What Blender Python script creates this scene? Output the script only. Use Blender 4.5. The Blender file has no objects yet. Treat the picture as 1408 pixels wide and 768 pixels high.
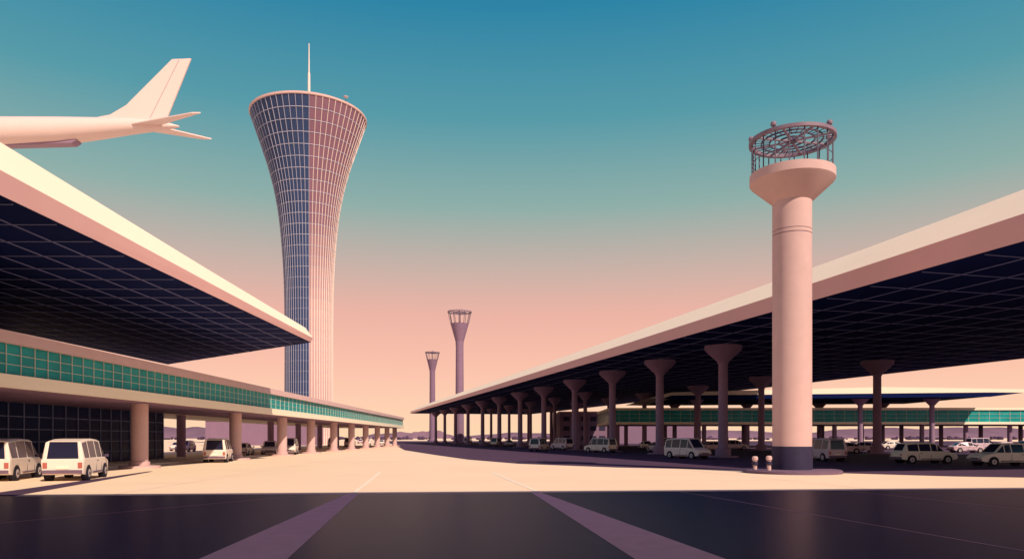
import bpy, bmesh, math, random
from mathutils import Vector, Matrix
random.seed(7)
S = bpy.context.scene
R = math.radians

# ------------------------------------------------------------------ materials
def mat(name, col, rough=0.7, spec=0.3, var=0.0, scale=0.5, bump=0.0, bscale=8.0, metal=0.0, fine=0.0):
    m = bpy.data.materials.new(name); m.use_nodes = True
    nt = m.node_tree; b = nt.nodes['Principled BSDF']
    b.inputs['Base Color'].default_value = (*col, 1)
    b.inputs['Roughness'].default_value = rough
    b.inputs['Specular IOR Level'].default_value = spec
    b.inputs['Metallic'].default_value = metal
    tc = nt.nodes.new('ShaderNodeTexCoord')
    if var > 0:
        n = nt.nodes.new('ShaderNodeTexNoise'); n.inputs['Scale'].default_value = scale
        n.inputs['Detail'].default_value = 8; n.inputs['Roughness'].default_value = 0.65
        nt.links.new(tc.outputs['Object'], n.inputs['Vector'])
        mx = nt.nodes.new('ShaderNodeMix'); mx.data_type = 'RGBA'
        c2 = tuple(min(1, c*(1+var)) for c in col)
        c1 = tuple(c*(1-var) for c in col)
        mx.inputs[6].default_value = (*c1, 1); mx.inputs[7].default_value = (*c2, 1)
        mr = nt.nodes.new('ShaderNodeMapRange')
        mr.inputs[1].default_value = 0.3; mr.inputs[2].default_value = 0.7
        nt.links.new(n.outputs['Fac'], mr.inputs[0])
        src = mr.outputs[0]
        if fine > 0:
            n3 = nt.nodes.new('ShaderNodeTexNoise'); n3.inputs['Scale'].default_value = 9; n3.inputs['Detail'].default_value = 4
            nt.links.new(tc.outputs['Object'], n3.inputs['Vector'])
            mm = nt.nodes.new('ShaderNodeMath'); mm.operation='MULTIPLY_ADD'
            nt.links.new(n3.outputs['Fac'], mm.inputs[0]); mm.inputs[1].default_value = fine
            nt.links.new(mr.outputs[0], mm.inputs[2]); src = mm.outputs[0]
        nt.links.new(src, mx.inputs[0]); nt.links.new(mx.outputs[2], b.inputs['Base Color'])
    if bump > 0:
        n2 = nt.nodes.new('ShaderNodeTexNoise'); n2.inputs['Scale'].default_value = bscale
        n2.inputs['Detail'].default_value = 6
        nt.links.new(tc.outputs['Object'], n2.inputs['Vector'])
        bp = nt.nodes.new('ShaderNodeBump'); bp.inputs['Strength'].default_value = bump
        bp.inputs['Distance'].default_value = 0.02
        nt.links.new(n2.outputs['Fac'], bp.inputs['Height']); nt.links.new(bp.outputs[0], b.inputs['Normal'])
    return m

M = {}
M['concrete'] = mat('pale_concrete', (.87,.68,.51), .9, .03, .04, .12, .1, 6, 0, .4)
M['asphalt'] = mat('shaded_asphalt', (.022,.014,.066), .33, .016, .15, .4, .05, 18, 0, .4)
M['ground_shade'] = mat('ground_shade_asphalt', (.082,.050,.092), .8, .03, .12, .3, .15, 12, 0, .4)  # ground shadow tone put into an asphalt colour
M['paint'] = mat('road_paint', (.80,.47,.46), .8, .04, .08, 2.0)
M['paintl'] = mat('road_paint_bright', (.92,.82,.68), .7, .2, .05, 2.0)
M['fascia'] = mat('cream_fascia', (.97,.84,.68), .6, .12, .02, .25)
M['fascia_shade'] = mat('shaded_pink_fascia', (.76,.45,.45), .6, .15, .03, .25)  # shaded copy of the cream fascia, shade put into the colour
M['soffit'] = mat('shade_navy_soffit', (.0055,.0115,.070), .7, .02, .15, .3)  # shade under the canopies put into the near-black navy
M['soffitline'] = mat('soffit_joint', (.17,.18,.38), .6, .2)
M['pink'] = mat('pink_render', (.70,.48,.49), .75, .15, .05, .8)
M['mauve'] = mat('mauve_render', (.24,.15,.24), .75, .15, .06, .5)
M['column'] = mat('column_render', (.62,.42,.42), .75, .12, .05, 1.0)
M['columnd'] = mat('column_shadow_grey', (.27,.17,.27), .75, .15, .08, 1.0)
M['base'] = mat('column_base_dark', (.034,.028,.070), .6, .2, .15, 2)
M['kerb'] = mat('kerb_stone', (.17,.11,.17), .8, .15, .1, 2)
M['teal'] = mat('teal_glass', (.006,.30,.31), .3, .2, .25, .6)
M['navyglass'] = mat('navy_glass', (.008,.014,.060), .25, .08, .3, .3)
M['mull'] = mat('cream_mullion', (.55,.58,.52), .6, .2)
M['mulld'] = mat('blue_mullion', (.17,.20,.36), .6, .2)
M['tshade'] = mat('tower_shaded_glass', (.036,.060,.150), .45, .10, .2, .12)  # shaded half of the tower, darkness put into the colour
M['trib'] = mat('tower_rib', (.80,.68,.64), .6, .2)
M['tribd'] = mat('tower_rib_shaded', (.40,.40,.54), .6, .2)  # rib colour dimmed and blued for the shaded half, also used for rings
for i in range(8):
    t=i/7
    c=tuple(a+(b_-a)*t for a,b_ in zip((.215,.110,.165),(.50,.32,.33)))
    M['tp%d'%i] = mat('tower_lit_panel_%d'%i, c, .6, .1, .08, .12)
M['steel'] = mat('dark_steel', (.080,.055,.11), .5, .3, .1, 3)
M['steell'] = mat('grey_steel', (.24,.17,.24), .5, .3, .1, 3)
M['body'] = mat('white_car_paint', (.84,.72,.66), .3, .5, .02, 2)
M['bodyp'] = mat('pink_car_paint', (.66,.48,.56), .3, .5, .02, 2)
M['glass'] = mat('car_glass', (.02,.02,.05), .12, .4)
M['tyre'] = mat('tyre_rubber', (.02,.017,.03), .85, .2)
M['hub'] = mat('wheel_hub', (.5,.42,.45), .4, .5)
M['red'] = mat('tail_lamp', (.45,.12,.10), .3, .5)
M['plane'] = mat('aircraft_paint', (.80,.62,.60), .4, .4, .02, .2)
M['planed'] = mat('aircraft_grey', (.30,.19,.29), .5, .4)
M['hill'] = mat('hill_haze', (.22,.14,.20), 1, 0, .2, .01)  # distance haze put into the muted mauve
M['scrub'] = mat('scrub_trees', (.08,.05,.10), 1, 0, .4, .05)

# ------------------------------------------------------------------ mesh builder
class MB:
    def __init__(s): s.v=[]; s.f=[]; s.m=[]; s.mats=[]
    def mi(s, k):
        if k not in s.mats: s.mats.append(k)
        return s.mats.index(k)
    def add(s, vs, fs, k):
        o=len(s.v); s.v += [tuple(v) for v in vs]; i=s.mi(k)
        for f in fs: s.f.append([o+a for a in f]); s.m.append(i)
    def box(s,x0,x1,y0,y1,z0,z1,k):
        s.add([(x0,y0,z0),(x1,y0,z0),(x1,y1,z0),(x0,y1,z0),(x0,y0,z1),(x1,y0,z1),(x1,y1,z1),(x0,y1,z1)],
              [(0,3,2,1),(4,5,6,7),(0,1,5,4),(1,2,6,5),(2,3,7,6),(3,0,4,7)],k)
    def prism(s,poly,z0,z1,k):
        n=len(poly)
        s.add([(x,y,z0) for x,y in poly]+[(x,y,z1) for x,y in poly],
              [tuple(range(n-1,-1,-1)),tuple(range(n,2*n))]+[(i,(i+1)%n,n+(i+1)%n,n+i) for i in range(n)],k)
    def sheet(s,poly,z,k):
        s.add([(p[0],p[1],z) for p in poly],[tuple(range(len(poly)))],k)
    def lathe(s,prof,seg,k,cx=0,cy=0,cap=True):
        vs=[];fs=[]
        for r,z in prof:
            for i in range(seg):
                a=2*math.pi*i/seg; vs.append((cx+r*math.cos(a),cy+r*math.sin(a),z))
        for j in range(len(prof)-1):
            for i in range(seg):
                i2=(i+1)%seg; fs.append((j*seg+i,j*seg+i2,(j+1)*seg+i2,(j+1)*seg+i))
        if cap:
            fs.append(tuple(range(seg-1,-1,-1))); fs.append(tuple((len(prof)-1)*seg+i for i in range(seg)))
        s.add(vs,fs,k)
    def ring(s,r0,r1,z0,z1,seg,k,cx=0,cy=0):
        vs=[];fs=[]
        for (r,z) in ((r0,z0),(r1,z0),(r1,z1),(r0,z1)):
            for i in range(seg):
                a=2*math.pi*i/seg; vs.append((cx+r*math.cos(a),cy+r*math.sin(a),z))
        for j in range(4):
            j2=(j+1)%4
            for i in range(seg):
                i2=(i+1)%seg; fs.append((j*seg+i,j*seg+i2,j2*seg+i2,j2*seg+i))
        s.add(vs,fs,k)
    def beam(s,p,q,w,k,h=None):
        p=Vector(p);q=Vector(q);d=(q-p).normalized(); h=h or w
        up=Vector((0,0,1)) if abs(d.z)<.95 else Vector((0,1,0))
        a=d.cross(up).normalized()*w/2; b=a.cross(d).normalized()*h/2
        vs=[p-a-b,p+a-b,p+a+b,p-a+b,q-a-b,q+a-b,q+a+b,q-a+b]
        s.add(vs,[(0,3,2,1),(4,5,6,7),(0,1,5,4),(1,2,6,5),(2,3,7,6),(3,0,4,7)],k)
    def mesh(s,name,smooth=None):
        me=bpy.data.meshes.new(name); me.from_pydata(s.v,[],s.f)
        for k in s.mats: me.materials.append(M[k])
        for p,i in zip(me.polygons,s.m): p.material_index=i
        bm=bmesh.new(); bm.from_mesh(me); bmesh.ops.recalc_face_normals(bm,faces=bm.faces)
        bm.to_mesh(me); bm.free()
        if smooth is not None:
            for p in me.polygons: p.use_smooth=True
            me.set_sharp_from_angle(angle=R(smooth))
        return me
    def obj(s,name,parent=None,smooth=None,bevel=0):
        o=bpy.data.objects.new(name,s.mesh(name,smooth)); S.collection.objects.link(o)
        if parent: o.parent=parent
        if bevel:
            m=o.modifiers.new('bev','BEVEL'); m.width=bevel; m.segments=2; m.limit_method='ANGLE'
        return o
def empty(name,loc=(0,0,0),rot=0):
    e=bpy.data.objects.new(name,None); S.collection.objects.link(e); e.location=loc; e.rotation_euler=(0,0,rot)
    e.empty_display_size=.5
    return e

# ------------------------------------------------------------------ ground
b=MB(); b.sheet([(-9000,-3000),(9000,-3000),(9000,12000),(-9000,12000)],0,'concrete'); b.obj('ground')
b=MB()
e=lambda x:26.4+.094*x
b.sheet([(-120,-60),(120,-60),(120,e(120)),(-120,e(-120))],.004,'asphalt'); b.obj('road')  # foreground shade deepened in the asphalt colour, ending on the shadow line
b=MB()
b.sheet([(-5.05,10),(-3.45,10),(-5.45,e(-5.5)-.02),(-5.85,e(-5.8)-.02)],.008,'paint')
b.sheet([(2.2,10),(3.85,10),(1.05,e(1)-.02),(.7,e(.8)-.02)],.008,'paint')
def line(b,p,q,w,z,k):
    p=Vector(p);q=Vector(q);d=(q-p).normalized();n=Vector((-d.y,d.x))*w/2
    b.sheet([p-n,p+n,q+n,q-n],z,k)
line(b,(-14,13.5),(-6.8,e(-6.8)),.05,.008,'paint')
line(b,(6.2,e(6.2)),(9.4,11),.045,.008,'paint')
line(b,(12.5,e(12.5)),(16.5,11),.045,.008,'paint')
line(b,(-5.7,26.2),(-7.6,42),.16,.008,'paintl')
line(b,(.95,26.9),(-1.2,42),.16,.008,'paintl')
b.obj('road_markings')
b=MB()
for x0,x1 in ((-14,-20),(14,-10)):
    line(b,(x0,26.5+.094*x0),(x1,150),.03,.004,'pink')
for y in (33,45,60):
    line(b,(-17,y-1.5),(14 if y<60 else -6,y+1.5 if y<60 else y-.5),.03,.0045,'pink')
b.obj('pavement_joints')
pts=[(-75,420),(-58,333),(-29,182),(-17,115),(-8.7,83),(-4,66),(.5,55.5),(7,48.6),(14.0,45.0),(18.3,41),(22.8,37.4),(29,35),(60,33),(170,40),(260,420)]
b=MB(); b.sheet(pts,.006,'ground_shade'); b.obj('parking_lot_shade')  # canopy shadow on the ground drawn as a dark asphalt sheet
b=MB()
for i in range(12):
    x=18+i*3.0
    line(b,(x,58-.257*(x-18)),(x+1.2,62.8-.257*(x-18)),.1,.012,'kerb')
b.obj('parking_bay_markings')
b=MB(); b.sheet([(-18.4,24.7),(-17.0,24.8),(-21.2,43),(-21.5,43)],.005,'ground_shade'); b.obj('ground_shadow_strip')  # painted shadow band on the left ground
b=MB(); b.prism([(-26.0,40),(-60,40),(-60,175),(-29.2,175)],0,.10,'concrete'); b.obj('pavement',bevel=.02)

# ------------------------------------------------------------------ left terminal
T=empty('terminal_building',(-21.3,0,0),math.atan(.024))
Y0,Y1=12,171
b=MB()
b.box(-17,0,Y0,Y1,4.2,4.78,'fascia')
b.box(-17,-.35,Y0,Y1,4.78,6.15,'navyglass')
b.obj('deck',T)
b=MB(); b.sheet([(-8.6,Y0),(-.25,Y0),(-.25,Y1-.2),(-8.6,Y1-.2)],4.194,'mauve'); b.obj('deck_soffit_shade',T)  # mauve sheet added so the deck underside reads as shaded
b=MB(); b.box(-17.2,.06,Y0-.1,Y1+.1,6.15,6.66,'pink'); b.obj('parapet',T)
b=MB(); b.box(-.35,-.22,Y0,Y1-.02,4.8,6.14,'teal'); b.obj('window_band',T)
b=MB()
y=Y0
while y<Y1:
    w_=.045 if y<70 else .03
    b.box(-.24,-.18,y,y+w_,4.79,6.145,'mull'); y+=1.0 if y<70 else 1.5
for z in (5.23,5.68): b.box(-.24,-.19,Y0,Y1,z,z+.03,'mull')
b.obj('mullions',T)
b=MB(); b.box(-16.9,-8.7,Y0,66,.1,4.19,'navyglass'); b.obj('glazed_wall',T)
b=MB()
y=Y0
while y<66.1:
    b.box(-8.72,-8.63,y,y+.06,.1,4.19,'mulld'); y+=1.5
for z in (.9,1.7,2.5,3.3): b.box(-8.72,-8.65,Y0,66,z,z+.05,'mulld')
x=-16.9
while x<-8.6:
    b.box(x,x+.06,65.98,66.06,.1,4.19,'mulld'); x+=1.5
b.obj('wall_mullions',T)
b=MB()
for i,yy in enumerate((47.6,65.2,79.5,92,105,118,131,144,157,169)):
    b.lathe([(1.25,0),(1.25,.16),(.62,.18),(.62,.42),(.52,.44),(.52,4.19)],32,'column',-1.9,yy)
for yy in (71.5,86,100,114,128,142,156):
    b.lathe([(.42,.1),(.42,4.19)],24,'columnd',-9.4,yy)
b.obj('columns',T,smooth=40)
b=MB(); b.box(-30,-17.3,8,58,4.2,10.4,'mauve'); b.obj('upper_wall',T)

# left great roof
C=empty('terminal_roof_canopy')
b=MB()
zU=10.1
ks=[(4,1.25),(24,1.0),(43,.72),(62,.5)]
rows=[]
for y,k in ks:
    rows.append([(-17.12,y,zU),(-17,y,zU+.78*k),(-17-1.6*k,y,zU+(.78+1.9)*k),(-38,y,zU+2.68*k)])
n=len(rows)
k=ks[-1][1]
last2=[(-17.12,62,zU),(-17,62,zU+.78*k),(-17-1.6*k,62.7,zU+(.78+1.9)*k),(-38,80.5,zU+2.68*k)]
rows[-1]=last2
V=[p for r in rows for p in r]
def strip(j,k_):
    b.add(V,[(i*4+j,i*4+j+1,(i+1)*4+j+1,(i+1)*4+j) for i in range(n-1)],k_)
strip(0,'fascia_shade'); strip(1,'fascia'); strip(2,'fascia')
b.add([last2[0],last2[1],last2[2],last2[3],(-38,80.5,zU)],[(0,1,2,3,4)],'mauve')
r0=rows[0]; b.add([r0[0],r0[1],r0[2],r0[3],(-38,4,zU)],[(0,1,2,3,4)],'mauve')
b.obj('roof_edge',C)
b=MB(); b.sheet([(-17.12,4),(-17.12,62),(-38,80.5),(-38,4)],zU,'soffit'); b.obj('soffit',C)
b=MB()
x=-19.0
while x>-38:
    ye=62+(-17.2-x)*.89-.1
    b.box(x-.028,x+.028,4,ye,zU-.04,zU-.004,'soffitline'); x-=1.9
y=6
while y<80:
    xm=-17.3 if y<62 else -17.3-(y-62)/.89
    b.box(-38,xm,y-.03,y+.03,zU-.045,zU-.006,'soffitline'); y+=2.4
b.obj('soffit_joints',C)

# ------------------------------------------------------------------ right canopy
A=math.atan(.257)
C=empty('parking_canopy',(33,0,0),A)
zU=11.3
b=MB()
ks=[(32,1.0),(52,.86),(90,.74),(150,.66),(220,.6),(291,.55)]
W=47.3; run=6.0; rise=3.45; lo=1.3
V=[]
for s_,k in ks:
    V+= [(.12,s_,zU),(0,s_,zU+lo*k),(run*k,s_,zU+(lo+rise)*k),(W-3,s_,zU+(lo+rise)*k),(W,s_,zU+.35)]
n=len(ks)
def strip2(j,k_):
    b.add(V,[(i*5+j,i*5+j+1,(i+1)*5+j+1,(i+1)*5+j) for i in range(n-1)],k_)
strip2(0,'fascia_shade'); strip2(1,'fascia'); strip2(2,'fascia'); strip2(3,'fascia')
for i in (0,n-1):
    q=V[i*5:i*5+5]; b.add(q+[(W,q[0][1],zU)],[(0,1,2,3,4,5)],'fascia_shade')
b.box(W-.02,W+.15,32,291,zU-.05,zU+.36,'fascia_shade')
b.obj('roof_edge',C)
b=MB(); b.sheet([(.12,32),(W,32),(W,291),(.12,291)],zU,'soffit'); b.obj('soffit',C)
b=MB()
u=3.2
while u<W:
    b.box(u-.03,u+.03,32,291,zU-.04,zU-.004,'soffitline'); u+=3.2
s_=34
while s_<291:
    b.box(.5,W,s_-.03,s_+.03,zU-.045,zU-.006,'soffitline'); s_+=4.0
b.obj('soffit_joints',C)
b=MB()
def ccol(u,s_,r=.5,cap=1.85):
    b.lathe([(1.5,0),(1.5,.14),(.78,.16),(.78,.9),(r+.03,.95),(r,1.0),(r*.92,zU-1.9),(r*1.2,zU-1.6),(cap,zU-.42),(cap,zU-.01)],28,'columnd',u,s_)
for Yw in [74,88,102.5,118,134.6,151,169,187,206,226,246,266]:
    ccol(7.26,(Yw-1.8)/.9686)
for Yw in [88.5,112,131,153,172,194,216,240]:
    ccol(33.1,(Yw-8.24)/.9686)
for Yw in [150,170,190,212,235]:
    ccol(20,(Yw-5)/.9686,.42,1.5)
b.obj('columns',C,smooth=35)

# ------------------------------------------------------------------ shadow canopy (unseen roof added above the viewpoint to shade the road)
C=empty('shadow_canopy')
b=MB()
g=lambda x:12.0+.094*x
b.prism([(-11.5,g(-11.5)),(48,g(48)),(48,-6),(-11.5,-6)],14,14.7,'pink'); b.obj('roof_slab',C)
b=MB()
for x in (-9,8,25,42):
    b.lathe([(.5,0),(.5,14.01)],24,'column',x,-4)
b.obj('columns',C,smooth=40)

# ------------------------------------------------------------------ beacon tower (right)
B=empty('beacon_tower',(15.9,41.3,0))
b=MB()
b.lathe([(2.65,0),(2.65,.14),(2.55,.2)],64,'kerb'); b.obj('island_kerb',B,smooth=40)
b=MB()
b.lathe([(1.09,.19),(1.09,1.5)],64,'base'); b.obj('plinth',B,smooth=40)
b=MB()
b.lathe([(1.06,1.49),(1.06,13.42)],64,'column')
b.lathe([(1.035,13.41),(1.035,13.47)],64,'mauve')
b.lathe([(1.06,13.465),(1.06,13.66)],64,'column')
b.lathe([(1.035,13.655),(1.035,13.70)],64,'mauve')
b.lathe([(1.06,13.695),(1.06,15.3),(1.2,15.42),(2.22,16.35),(2.3,16.45),(2.3,16.93),(2.2,16.97)],64,'column')
b.obj('shaft',B,smooth=25)
zr=18.72
b=MB()
for i in range(18):
    a=2*math.pi*i/18+.1; c,s=math.cos(a),math.sin(a)
    b.beam((2.16*c,2.16*s,16.93),(2.16*c,2.16*s,zr+.06),.055,'steel')
b.ring(2.1,2.34,zr,zr+.18,72,'steell')
b.ring(2.14,2.17,17.65,17.68,56,'steel')
for r in (.7,1.2,1.65): b.ring(r-.03,r+.03,zr+.04,zr+.12,48,'steel')
for i in range(8):
    a=2*math.pi*i/8+.2
    b.beam((.1*math.cos(a),.1*math.sin(a),zr+.08),(2.15*math.cos(a),2.15*math.sin(a),zr+.08),.13,'steell',.08)
for i in range(32):
    a=2*math.pi*i/32
    b.beam((1.2*math.cos(a),1.2*math.sin(a),zr+.08),(2.15*math.cos(a),2.15*math.sin(a),zr+.08),.035,'steel')
b.lathe([(.26,zr),(.26,zr+.2)],20,'steel')
b.obj('light_ring',B,smooth=30)
b=MB()
for a in (0.1,1.4,2.9,3.9,5.4):
    x,y=2.2*math.cos(a),2.2*math.sin(a)
    b.lathe([(.05,zr+.16),(.05,zr+.28),(.13,zr+.3),(.17,zr+.39),(.13,zr+.51),(.04,zr+.56)],16,'steell',x,y)
b.obj('lamps',B,smooth=50)
for i,(x,y,h) in enumerate(((13.7,41.0,.95),(14.1,39.9,1.0))):
    b=MB(); b.lathe([(.2,0),(.2,.06),(.11,.08),(.11,h-.25),(.16,h-.22),(.16,h-.06),(.1,h)],20,'column')
    b.lathe([(.165,h-.5),(.165,h-.3)],20,'base')
    o=b.obj('bollard',smooth=40); o.location=(x,y,0)

# ------------------------------------------------------------------ distant small beacon towers
def small_tower(loc,H,r,R_,hh):
    E=empty('beacon_tower',loc)
    b=MB(); b.lathe([(r*1.6,0),(r*1.6,.8),(r,1),(r*.88,H-hh*1.9),(r*.95,H-hh*1.6)],32,'mauve'); b.obj('shaft',E,smooth=40)
    b=MB(); b.lathe([(r*.95,H-hh*1.6),(R_*.72,H-hh*.7),(R_*.75,H-hh*.62)],32,'mauve'); b.obj('bowl',E,smooth=30)
    b=MB()
    b.ring(R_*.9,R_,H-.1,H+.35,40,'steell'); b.ring(R_*.45,R_*.5,H-.1,H+.1,32,'steel')
    for i in range(12):
        a=2*math.pi*i/12; c,s=math.cos(a),math.sin(a)
        b.beam((R_*.73*c,R_*.73*s,H-hh*.65),(R_*.95*c,R_*.95*s,H),.2,'steel')
        if i%2: b.beam((0,0,H),(R_*.9*c,R_*.9*s,H),.16,'steel')
    b.beam((0,0,H-hh*.7),(0,0,H+1.4),.2,'steel'); b.obj('light_ring',E,smooth=30)
    b=MB()
    for a in (0,1.2,2.5,3.7,5): b.lathe([(.1,H+.3),(.22,H+.4),(.2,H+.6),(.08,H+.7)],12,'steell',R_*.93*math.cos(a),R_*.93*math.sin(a))
    b.obj('lamps',E,smooth=50)
small_tower((-21.6,300,0),53.5,1.8,5.0,7.5)
small_tower((-43.8,400,0),48.5,1.7,4.0,6)

# ------------------------------------------------------------------ control tower
E=empty('control_tower',(-61.4,220,0))
sc=.2284
prof_u=[(0,31.5),(100,31),(151,31),(201,31.5),(226,32.3),(251,33.5),(276,35.2),(301,37.4),(326,40.6),(351,45.2),(376,51.2),(401,58.5),(421,65),(441,71.5),(452,75)]
prof=[(hw*sc*.985,2+h*sc*.93) for h,hw in prof_u]
prof[0]=(prof[0][0],0)
def pr(z):
    for (r0,z0),(r1,z1) in zip(prof,prof[1:]):
        if z0<=z<=z1: return r0+(r1-r0)*(z-z0)/(z1-z0)
    return prof[-1][0]
Ht=prof[-1][1]
N=56
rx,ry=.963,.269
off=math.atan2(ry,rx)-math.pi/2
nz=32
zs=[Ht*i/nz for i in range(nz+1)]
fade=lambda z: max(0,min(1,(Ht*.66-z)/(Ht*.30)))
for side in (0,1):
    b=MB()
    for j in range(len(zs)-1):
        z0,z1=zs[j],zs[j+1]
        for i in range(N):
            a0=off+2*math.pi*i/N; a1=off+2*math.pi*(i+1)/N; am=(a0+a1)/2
            d=math.cos(am)*rx+math.sin(am)*ry  # split as seen from the camera: painted shaded left, lit right
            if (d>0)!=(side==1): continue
            k='tshade' if side==0 else 'tp%d'%int(round(fade(z0)*7))
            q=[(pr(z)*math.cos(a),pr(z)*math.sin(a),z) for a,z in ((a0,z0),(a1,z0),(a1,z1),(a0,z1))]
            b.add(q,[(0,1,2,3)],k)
    b.obj('shaded_half' if side==0 else 'lit_half',E)
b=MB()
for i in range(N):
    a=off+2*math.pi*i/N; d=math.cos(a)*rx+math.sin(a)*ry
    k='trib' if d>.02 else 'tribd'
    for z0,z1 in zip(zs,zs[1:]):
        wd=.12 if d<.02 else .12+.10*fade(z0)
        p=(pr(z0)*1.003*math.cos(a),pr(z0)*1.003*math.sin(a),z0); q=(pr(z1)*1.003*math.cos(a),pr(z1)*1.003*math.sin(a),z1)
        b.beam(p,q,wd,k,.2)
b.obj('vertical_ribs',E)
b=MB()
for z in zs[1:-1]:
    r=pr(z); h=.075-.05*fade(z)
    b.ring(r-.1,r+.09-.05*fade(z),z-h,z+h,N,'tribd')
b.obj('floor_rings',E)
b=MB()
rt=prof[-1][0]
b.lathe([(rt-.2,Ht-.1),(rt+.3,Ht+.1),(rt+.3,Ht+.65),(rt-.3,Ht+.95)],72,'column')
b.lathe([(rt-2,Ht+.9),(rt-2.4,Ht+1.7),(rt-6,Ht+2.1)],56,'mauve')
b.obj('rim',E,smooth=30)
b=MB()
b.lathe([(1.3,Ht+2.0),(1.1,Ht+3),(.45,Ht+3.6),(.36,Ht+14),(.22,Ht+14.2),(.12,Ht+23)],16,'trib')
b.obj('antenna',E,smooth=30)
b=MB()
b.beam((rt*.75,-rt*.4,Ht+1),(rt*.75,-rt*.4,Ht+3.6),.15,'steel')
b.lathe([(.1,Ht+3.3),(.7,Ht+3.7),(.75,Ht+3.8)],14,'trib',rt*.75,-rt*.4)
b.obj('dish',E)

# ------------------------------------------------------------------ background terminal (right) + canopy + service blocks
E=empty('far_terminal_building',(20,150,0),R(-1))
b=MB(); b.box(0,230,0,25,4.7,5.2,'fascia'); b.box(0,230,0,25,7.6,8.1,'fascia'); b.box(0,230,.5,25,5.2,7.6,'navyglass'); b.obj('decks',E)
b=MB(); b.box(0,230,.3,.48,5.21,7.59,'teal'); b.obj('window_band',E)
b=MB()
x=0
while x<230: b.box(x,x+.06,.24,.32,5.2,7.6,'mull'); x+=2.1
for z in (6,6.8): b.box(0,230,.25,.31,z,z+.05,'mull')
b.obj('mullions',E)
b=MB()
x=2
while x<230:
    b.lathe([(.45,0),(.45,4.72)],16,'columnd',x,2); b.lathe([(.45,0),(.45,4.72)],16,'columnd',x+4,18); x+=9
b.obj('columns',E,smooth=40)
E=empty('distant_canopy',(30,137,0),R(0))
b=MB()
b.add([(0,0,9.3),(60,0,9.7),(66.5,0,10.5),(66.5,0,11.1),(40,0,11.5),(0,0,10.5),(-4,0,9.4),
       (0,30,9.3),(60,30,9.7),(66.5,30,10.5),(66.5,30,11.1),(40,30,11.5),(0,30,10.5),(-4,30,9.4)],
      [tuple(range(7)),tuple(range(13,6,-1)),(2,3,10,9),(3,4,11,10),(4,5,12,11),(5,6,13,12),(0,6,13,7)],'fascia')
b.add([(0,0,9.3),(60,0,9.7),(66.5,0,10.5),(0,30,9.3),(60,30,9.7),(66.5,30,10.5)],[(0,1,4,3),(1,2,5,4)],'soffit')
b.add([(-2,-.06,9.2),(60,-.06,9.65),(66.5,-.06,10.45),(60,-.06,10.5),(0,-.06,9.9)],[(0,1,2,3,4)],'soffit')
b.obj('roof',E)
b=MB()
for x in (6,22,38,52):
    for yy in (5,24): b.lathe([(.5,0),(.45,8.2),(1.6,9.5)],20,'columnd',x,yy)
b.obj('columns',E,smooth=40)

def block(name,x0,x1,y0,y1,h,k,wins=True):
    E=empty(name,((x0+x1)/2,y0,0)); w=(x1-x0)/2
    b=MB(); b.box(-w,w,0,y1-y0,0,h,k); b.obj('walls',E)
    b=MB(); b.box(-w-.3,w+.3,-.3,y1-y0+.3,h,h+.4,'fascia_shade'); b.obj('roof_slab',E)
    if wins:
        b=MB()
        z=1.2
        while z+1.4<h:
            x=-w+1
            while x+1.8<w: b.box(x,x+1.8,-.05,.05,z,z+1.3,'base'); x+=2.6
            z+=2.8
        b.obj('windows',E)
block('service_building',14,30,212,232,9.2,'mauve')
block('service_building',-78,-52,185,200,6.3,'mauve',False)
block('hangar_building',34,60,240,262,7.5,'mauve',False)

# ------------------------------------------------------------------ hills and scrub belt
b=MB()
for (cx,cy,w,h) in ((-170,1500,70,17),(-270,1700,110,14),(-520,1500,200,20),(-760,1700,260,24),(60,1900,300,14),(600,1900,420,20),(-1200,2200,500,38),(1400,2400,700,36)):
    n=40; vs=[];fs=[]
    for i in range(n+1):
        t=i/n*2-1
        hh=h*max(0,(math.cos(t*math.pi/2))**1.3)*(1+.12*math.sin(9*t+cx)+.06*math.sin(23*t))
        vs+=[(cx+t*w,cy-w*.2,-.5),(cx+t*w,cy,hh),(cx+t*w,cy+w*.2,-.5)]
    for i in range(n):
        o=i*3; fs+=[(o,o+3,o+4,o+1),(o+1,o+4,o+5,o+2)]
    b.add(vs,fs,'hill')
b.obj('hills',smooth=60)
b=MB()
for i in range(900):
    x=random.uniform(-1000,1000); y=random.uniform(620,760)
    r=random.uniform(1.0,3.2); h=random.uniform(1.2,3.6)
    n=7; top=[(x+r*.55*math.cos(a)*random.uniform(.6,1.1),y+r*.55*math.sin(a),h*random.uniform(.75,1)) for a in [2*math.pi*j/n for j in range(n)]]
    mid=[(x+r*math.cos(a)*random.uniform(.8,1.2),y+r*math.sin(a),h*.4) for a in [2*math.pi*j/n for j in range(n)]]
    bot=[(x+r*.6*math.cos(a),y+r*.6*math.sin(a),0) for a in [2*math.pi*j/n for j in range(n)]]
    b.add(bot+mid+top,[(j,(j+1)%n,n+(j+1)%n,n+j) for j in range(n)]+[(n+j,n+(j+1)%n,2*n+(j+1)%n,2*n+j) for j in range(n)]+[tuple(range(2*n,3*n))],'scrub')
b.obj('distant_trees')

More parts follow.
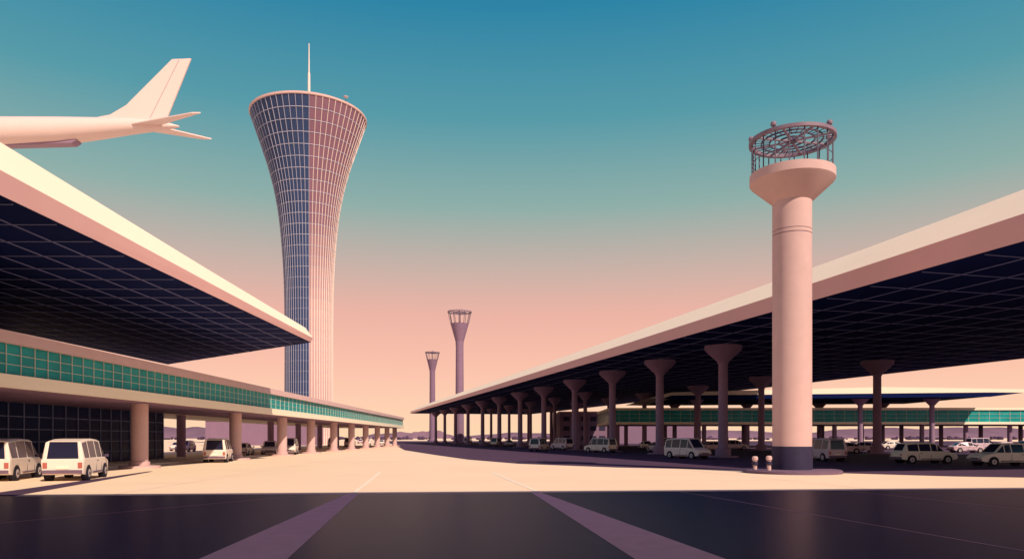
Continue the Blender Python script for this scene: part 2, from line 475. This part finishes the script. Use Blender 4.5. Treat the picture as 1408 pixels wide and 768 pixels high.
# ------------------------------------------------------------------ vehicles
def build_vehicle_meshes(kind,paint):
    if kind=='van':
        st=[(-2.25,.36,.98,1.0,.82,.86,.80),(-2.1,.3,1.02,1.84,.84,.88,.72),(-1.25,.28,1.02,1.93,.84,.88,.72),(-.1,.28,1.02,1.95,.84,.88,.72),(.85,.28,1.02,1.9,.84,.88,.72),(1.55,.28,1.0,1.05,.84,.87,.78),(2.15,.32,.82,.88,.83,.84,.74),(2.3,.4,.6,.66,.78,.8,.7)]
        rear=[0]; front=[4]; side=[1,2,3,4]
    elif kind=='car':
        st=[(-2.15,.35,.74,.78,.76,.8,.7),(-1.8,.28,.88,.94,.8,.84,.74),(-1.1,.26,.9,1.36,.82,.86,.64),(-.25,.26,.9,1.43,.82,.86,.64),(.4,.26,.9,1.38,.82,.86,.64),(1.1,.26,.88,.93,.82,.85,.74),(1.85,.3,.7,.77,.8,.82,.7),(2.12,.38,.55,.6,.74,.76,.64)]
        rear=[1]; front=[4]; side=[1,2,3,4]
    else:
        st=[(-2.25,.36,.8,.84,.8,.84,.76),(-2.12,.3,.92,.98,.82,.86,.76),(-1.8,.28,.93,1.55,.83,.87,.67),(-.9,.28,.93,1.62,.83,.87,.67),(.05,.28,.93,1.62,.83,.87,.67),(.55,.28,.93,1.57,.83,.87,.67),(1.2,.28,.92,.97,.83,.86,.75),(2.0,.3,.76,.82,.8,.83,.72),(2.2,.4,.58,.64,.76,.78,.66)]
        rear=[1]; front=[5]; side=[2,3,4,5]
    bm=bmesh.new(); rings=[]
    for (x,zb,zl,zt,wb,wl,wt) in st:
        z2=max(zl+.008,zt-.07); z3=max(z2+.01,zt)
        pts=[(-wb,zb),(-wl,zl),(-wt,z2),(-(wt-.12),z3),(wt-.12,z3),(wt,z2),(wl,zl),(wb,zb)]
        rings.append([bm.verts.new((x,y,z)) for y,z in pts])
    F={}
    for i in range(len(rings)-1):
        for j in range(8):
            j2=(j+1)%8
            F[(i,j)]=bm.faces.new((rings[i][j],rings[i][j2],rings[i+1][j2],rings[i+1][j]))
    bm.faces.new(rings[0][::-1]); bm.faces.new(rings[-1])
    gl=[F[(i,j)] for i in side for j in (1,5)]+[F[(i,3)] for i in rear+front]
    bmesh.ops.recalc_face_normals(bm,faces=bm.faces)
    r=bmesh.ops.inset_individual(bm,faces=gl,thickness=.05,depth=-.012)
    for f in gl: f.material_index=1
    me=bpy.data.meshes.new('body'); bm.to_mesh(me); bm.free()
    me.materials.append(M[paint]); me.materials.append(M['glass'])
    w=MB(); L=st[-1][0]; ww=st[3][5]; rr=.34 if kind=='van' else .31
    for x in (st[0][0]+.78,L-.85):
        for sy in (-1,1):
            def cyl(r,y0,y1,k,seg=28):
                vs=[(x+r*math.cos(2*math.pi*i/seg),yy,rr+r*math.sin(2*math.pi*i/seg)) for yy in (y0,y1) for i in range(seg)]
                w.add(vs,[tuple(range(seg)),tuple(range(seg,2*seg))]+[(i,(i+1)%seg,seg+(i+1)%seg,seg+i) for i in range(seg)],k)
            cyl(rr,sy*(ww-.2),sy*(ww+.02),'tyre'); cyl(rr+.05,sy*(ww-.25),sy*(ww-.002),'tyre'); cyl(rr*.58,sy*(ww),sy*(ww+.03),'hub'); cyl(rr*.16,sy*(ww+.02),sy*(ww+.045),'tyre')
    wm=w.mesh('wheels')
    t=MB(); xr=st[0][0]; xf=L
    t.box(xr-.07,xr+.1,-.8,.8,.36,.52,'kerb'); t.box(xf-.1,xf+.06,-.76,.76,.36,.5,'kerb')
    t.box(xr-.02,xr+.06,-.8,-.62,.6,.86 if kind=='van' else .74,'red'); t.box(xr-.02,xr+.06,.62,.8,.6,.86 if kind=='van' else .74,'red')
    t.box(xr-.03,xr+.02,-.26,.26,.56,.68,'paintl')
    t.box(xf-.22,xf-.0,-.72,-.5,.52,.64,'hub'); t.box(xf-.22,xf-.0,.5,.72,.52,.64,'hub'); t.box(xf-.12,xf+.012,-.42,.42,.52,.6,'glass')
    for sy in (-1,1):
        for xx in (st[2][0],st[3][0],st[4][0]):
            t.box(xx-.008,xx+.008,sy*(ww-.03)-.006,sy*(ww-.008)+.004,.4,st[3][2]-.02,'glass')
        t.box(st[3][0]+.08,st[3][0]+.24,sy*ww-.015,sy*ww+.015,st[3][2]-.14,st[3][2]-.1,'tyre')
        mx=st[5][0]-.15 if kind!='car' else st[5][0]-.25
        t.box(mx-.05,mx+.06,(ww+.0) if sy>0 else -ww-.16,(ww+.16) if sy>0 else -ww,st[3][2]+.02,st[3][2]+.16,'steel')
        t.box(st[1][0]+1.35,L-1.35,sy*ww-.02,sy*ww+.012,.34,.40,'kerb')
    tm=t.mesh('trim')
    return me,wm,tm
cache={}
def vehicle(kind,x,y,head,paint='body',z=0):
    key=(kind,paint)
    if key not in cache: cache[key]=build_vehicle_meshes(kind,paint)
    me,wm,tm=cache[key]
    E=empty({'van':'parked_van','car':'parked_car','estate':'parked_estate_car'}[kind],(x,y,z),R(head))
    for nm,d in (('body',me),('wheels',wm),('trim',tm)):
        o=bpy.data.objects.new(nm,d); S.collection.objects.link(o); o.parent=E
        if nm=='body':
            m=o.modifiers.new('b','BEVEL'); m.width=.035; m.segments=3; m.limit_method='ANGLE'; m.angle_limit=R(25)
vehicle('van',-21.1,35.3,106)
vehicle('van',-24.2,34.9,106)
vehicle('van',-24.0,59.5,104)
vehicle('car',-29.2,79,100); vehicle('estate',-27.6,83,-75)
vehicle('van',-26.3,86,-78)
for i,(x,y,k) in enumerate(((-37,150,'van'),(-35.5,160,'car'),(-33,148,'van'),(-36.8,185,'estate'),(-38,205,'van'),(-34,190,'car'),(-50,240,'car'),(-46,118,'car'),(-50,125,'van'),(-48,105,'car'),(-44,98,'estate'),(-46,88,'car'),(-56,140,'car'))):
    vehicle(k,x,y,[100,-80,95][i%3],'body' if i%2 else 'bodyp')
P=[('van',16.5,68.5,-60,'body'),('van',26.4,62,100,'bodyp'),('estate',32.0,56.5,3,'body'),('estate',34.8,51.5,184,'body'),
   ('van',11.8,97,130,'body'),('van',4.0,107,70,'body'),('van',8.2,119,120,'bodyp'),('van',-3.8,168,80,'body'),('car',-.8,165,100,'bodyp'),
   ('car',-8,190,90,'body'),('van',-13,215,80,'bodyp'),('car',30,110,180,'bodyp'),('estate',36,118,0,'bodyp'),('car',48,100,170,'bodyp'),
   ('car',60,96,0,'bodyp'),('car',66,98,180,'bodyp'),('estate',72,100,0,'bodyp'),('car',23,125,90,'body'),('van',28,132,100,'bodyp'),
   ('car',12,150,80,'bodyp'),('estate',6,158,100,'body'),('car',55,120,0,'bodyp'),('car',64,122,0,'body'),('van',80,124,0,'bodyp'),('car',42,92,160,'bodyp'),('car',20,100,100,'bodyp')]
for k,x,y,h,p in P: vehicle(k,x,y,h,p)

# ------------------------------------------------------------------ aircraft
E=empty('airliner',(0,100,46.2))
b=MB()
fs_=[(-112,-3.3,.2,.2),(-110,-3.1,1.2,1.2),(-107,-2.8,1.8,1.8),(-103,-2.45,2.1,2.15),(-96,-2.4,2.15,2.2),(-75,-2.4,2.1,2.2),(-70,-2.35,2.05,2.1),(-62,-2.1,1.8,1.85),(-57,-1.8,1.45,1.5),(-52.4,-1.5,1.05,1.1),(-49,-1.42,.7,.75),(-46.8,-1.45,.35,.4),(-45.8,-1.5,.12,.14)]
seg=28; vs=[];ff=[]
for x,zc,rz,ry_ in fs_:
    for i in range(seg):
        a=2*math.pi*i/seg; vs.append((x,ry_*math.cos(a),zc+rz*math.sin(a)))
for j in range(len(fs_)-1):
    for i in range(seg): ff.append((j*seg+i,j*seg+(i+1)%seg,(j+1)*seg+(i+1)%seg,(j+1)*seg+i))
ff+=[tuple(range(seg)),tuple((len(fs_)-1)*seg+i for i in range(seg))]
b.add(vs,ff,'plane'); b.obj('fuselage',E,smooth=50)
def slab(b,pts,th,k,axis):
    ax=Vector(axis)*th/2
    n=len(pts)
    lo=[Vector(p)-ax for p in pts]; hi=[Vector(p)+ax for p in pts]
    b.add(lo+hi,[tuple(range(n)),tuple(range(n,2*n))]+[(i,(i+1)%n,n+(i+1)%n,n+i) for i in range(n)],k)
b=MB()
slab(b,[(-58.2,0,-.5),(-55.2,0,.1),(-53.0,0,1.4),(-46.7,0,7.7),(-44.1,0,7.8),(-47.6,0,-.9),(-53,0,-1.2)],.26,'plane',(0,1,0))
b.beam((-49.7,-.15,-.4),(-45.7,-.15,7.6),.05,'planed')
b.obj('tail_fin',E,bevel=.06)
b=MB()
slab(b,[(-53,-.5,-1.5),(-48.0,-.5,-1.45),(-40.4,-5.6,-2.1),(-41.6,-5.6,-2.1)],.2,'plane',(0,0,1))
slab(b,[(-52.5,.5,-1.5),(-48.0,.5,-1.45),(-43.6,5.6,-.9),(-45.0,5.6,-.9)],.2,'plane',(0,0,1))
b.obj('tailplanes',E,bevel=.05)
b=MB()
for s in (-1,1):
    slab(b,[(-96,s*2,-3.4),(-84,s*2,-3.4),(-86,s*10,-3),(-85.5,s*23,-2),(-87.5,s*23,-2)],.4,'plane',(0,0,1))
b.obj('wings',E,bevel=.05)
b=MB()
for s in (-1,1):
    seg=20; prof2=[(-95,.9),(-94,1.2),(-91,1.15),(-89.5,.7)]; vs=[];ff=[]
    for x,r in prof2:
        for i in range(seg):
            a=2*math.pi*i/seg; vs.append((x,s*9+r*math.cos(a),-4.4+r*math.sin(a)))
    for j in range(3):
        for i in range(seg): ff.append((j*seg+i,j*seg+(i+1)%seg,(j+1)*seg+(i+1)%seg,(j+1)*seg+i))
    ff+=[tuple(range(seg)),tuple(3*seg+i for i in range(seg))]
    b.add(vs,ff,'planed')
b.obj('engines',E,smooth=40)
b=MB(); slab(b,[(-84,0,-4.75),(-60.2,0,-4.1),(-59.4,0,-3.6),(-62,0,-3.2),(-84,0,-3.9)],1.4,'planed',(0,1,0)); b.obj('belly_fairing',E,bevel=.15)

# ------------------------------------------------------------------ light
el=40; hz=Vector((.588,-.809,0)).normalized()*math.cos(R(el)); tos=Vector((hz.x,hz.y,math.sin(R(el))))
L=bpy.data.lights.new('sun','SUN'); L.energy=5.0; L.angle=R(.5); L.color=(1,.80,.60)
o=bpy.data.objects.new('sun',L); S.collection.objects.link(o); o.location=(60,-80,90)
o.rotation_euler=(-tos).to_track_quat('-Z','Y').to_euler()

w=bpy.data.worlds.new('World'); S.world=w; w.use_nodes=True; nt=w.node_tree
bg=nt.nodes['Background']; bg.inputs['Strength'].default_value=.1
sky=nt.nodes.new('ShaderNodeTexSky'); sky.sky_type='NISHITA'; sky.sun_disc=False
sky.sun_elevation=R(el); sky.sun_rotation=math.atan2(tos.x,tos.y); sky.air_density=1.0
tc=nt.nodes.new('ShaderNodeTexCoord'); sp=nt.nodes.new('ShaderNodeSeparateXYZ')
nt.links.new(tc.outputs['Generated'],sp.inputs[0])
cr=nt.nodes.new('ShaderNodeValToRGB'); nt.links.new(sp.outputs['Z'],cr.inputs[0])
stops=[(0,(.98,.68,.43)),(.05,(.98,.60,.42)),(.10,(.95,.51,.38)),(.165,(.84,.44,.35)),(.23,(.56,.43,.37)),(.30,(.27,.42,.38)),(.40,(.09,.32,.38)),(.51,(.022,.225,.37)),(.72,(.10,.09,.26)),(1,(.15,.08,.24))]
els=cr.color_ramp.elements
els[0].position=0; els[0].color=(*stops[0][1],1); els[1].position=1; els[1].color=(*stops[-1][1],1)
for p,c in stops[1:-1]:
    x=els.new(p); x.color=(*c,1)
sc_=nt.nodes.new('ShaderNodeVectorMath'); sc_.operation='SCALE'; sc_.inputs['Scale'].default_value=10.4
nt.links.new(cr.outputs[0],sc_.inputs[0])
mx=nt.nodes.new('ShaderNodeMix'); mx.data_type='RGBA'; mx.inputs[0].default_value=.05
nt.links.new(sc_.outputs[0],mx.inputs[6]); nt.links.new(sky.outputs[0],mx.inputs[7])
nt.links.new(mx.outputs[2],bg.inputs['Color'])

# ------------------------------------------------------------------ camera
cam=bpy.data.cameras.new('camera'); co=bpy.data.objects.new('camera',cam); S.collection.objects.link(co)
co.location=(0,0,2); co.rotation_euler=(R(90),0,0)
cam.sensor_width=36; cam.lens=36*1000/1408; cam.shift_y=217/1408; cam.clip_end=20000; cam.clip_start=.1
S.camera=co
S.view_settings.view_transform='Standard'; S.view_settings.look='None'; S.view_settings.exposure=0
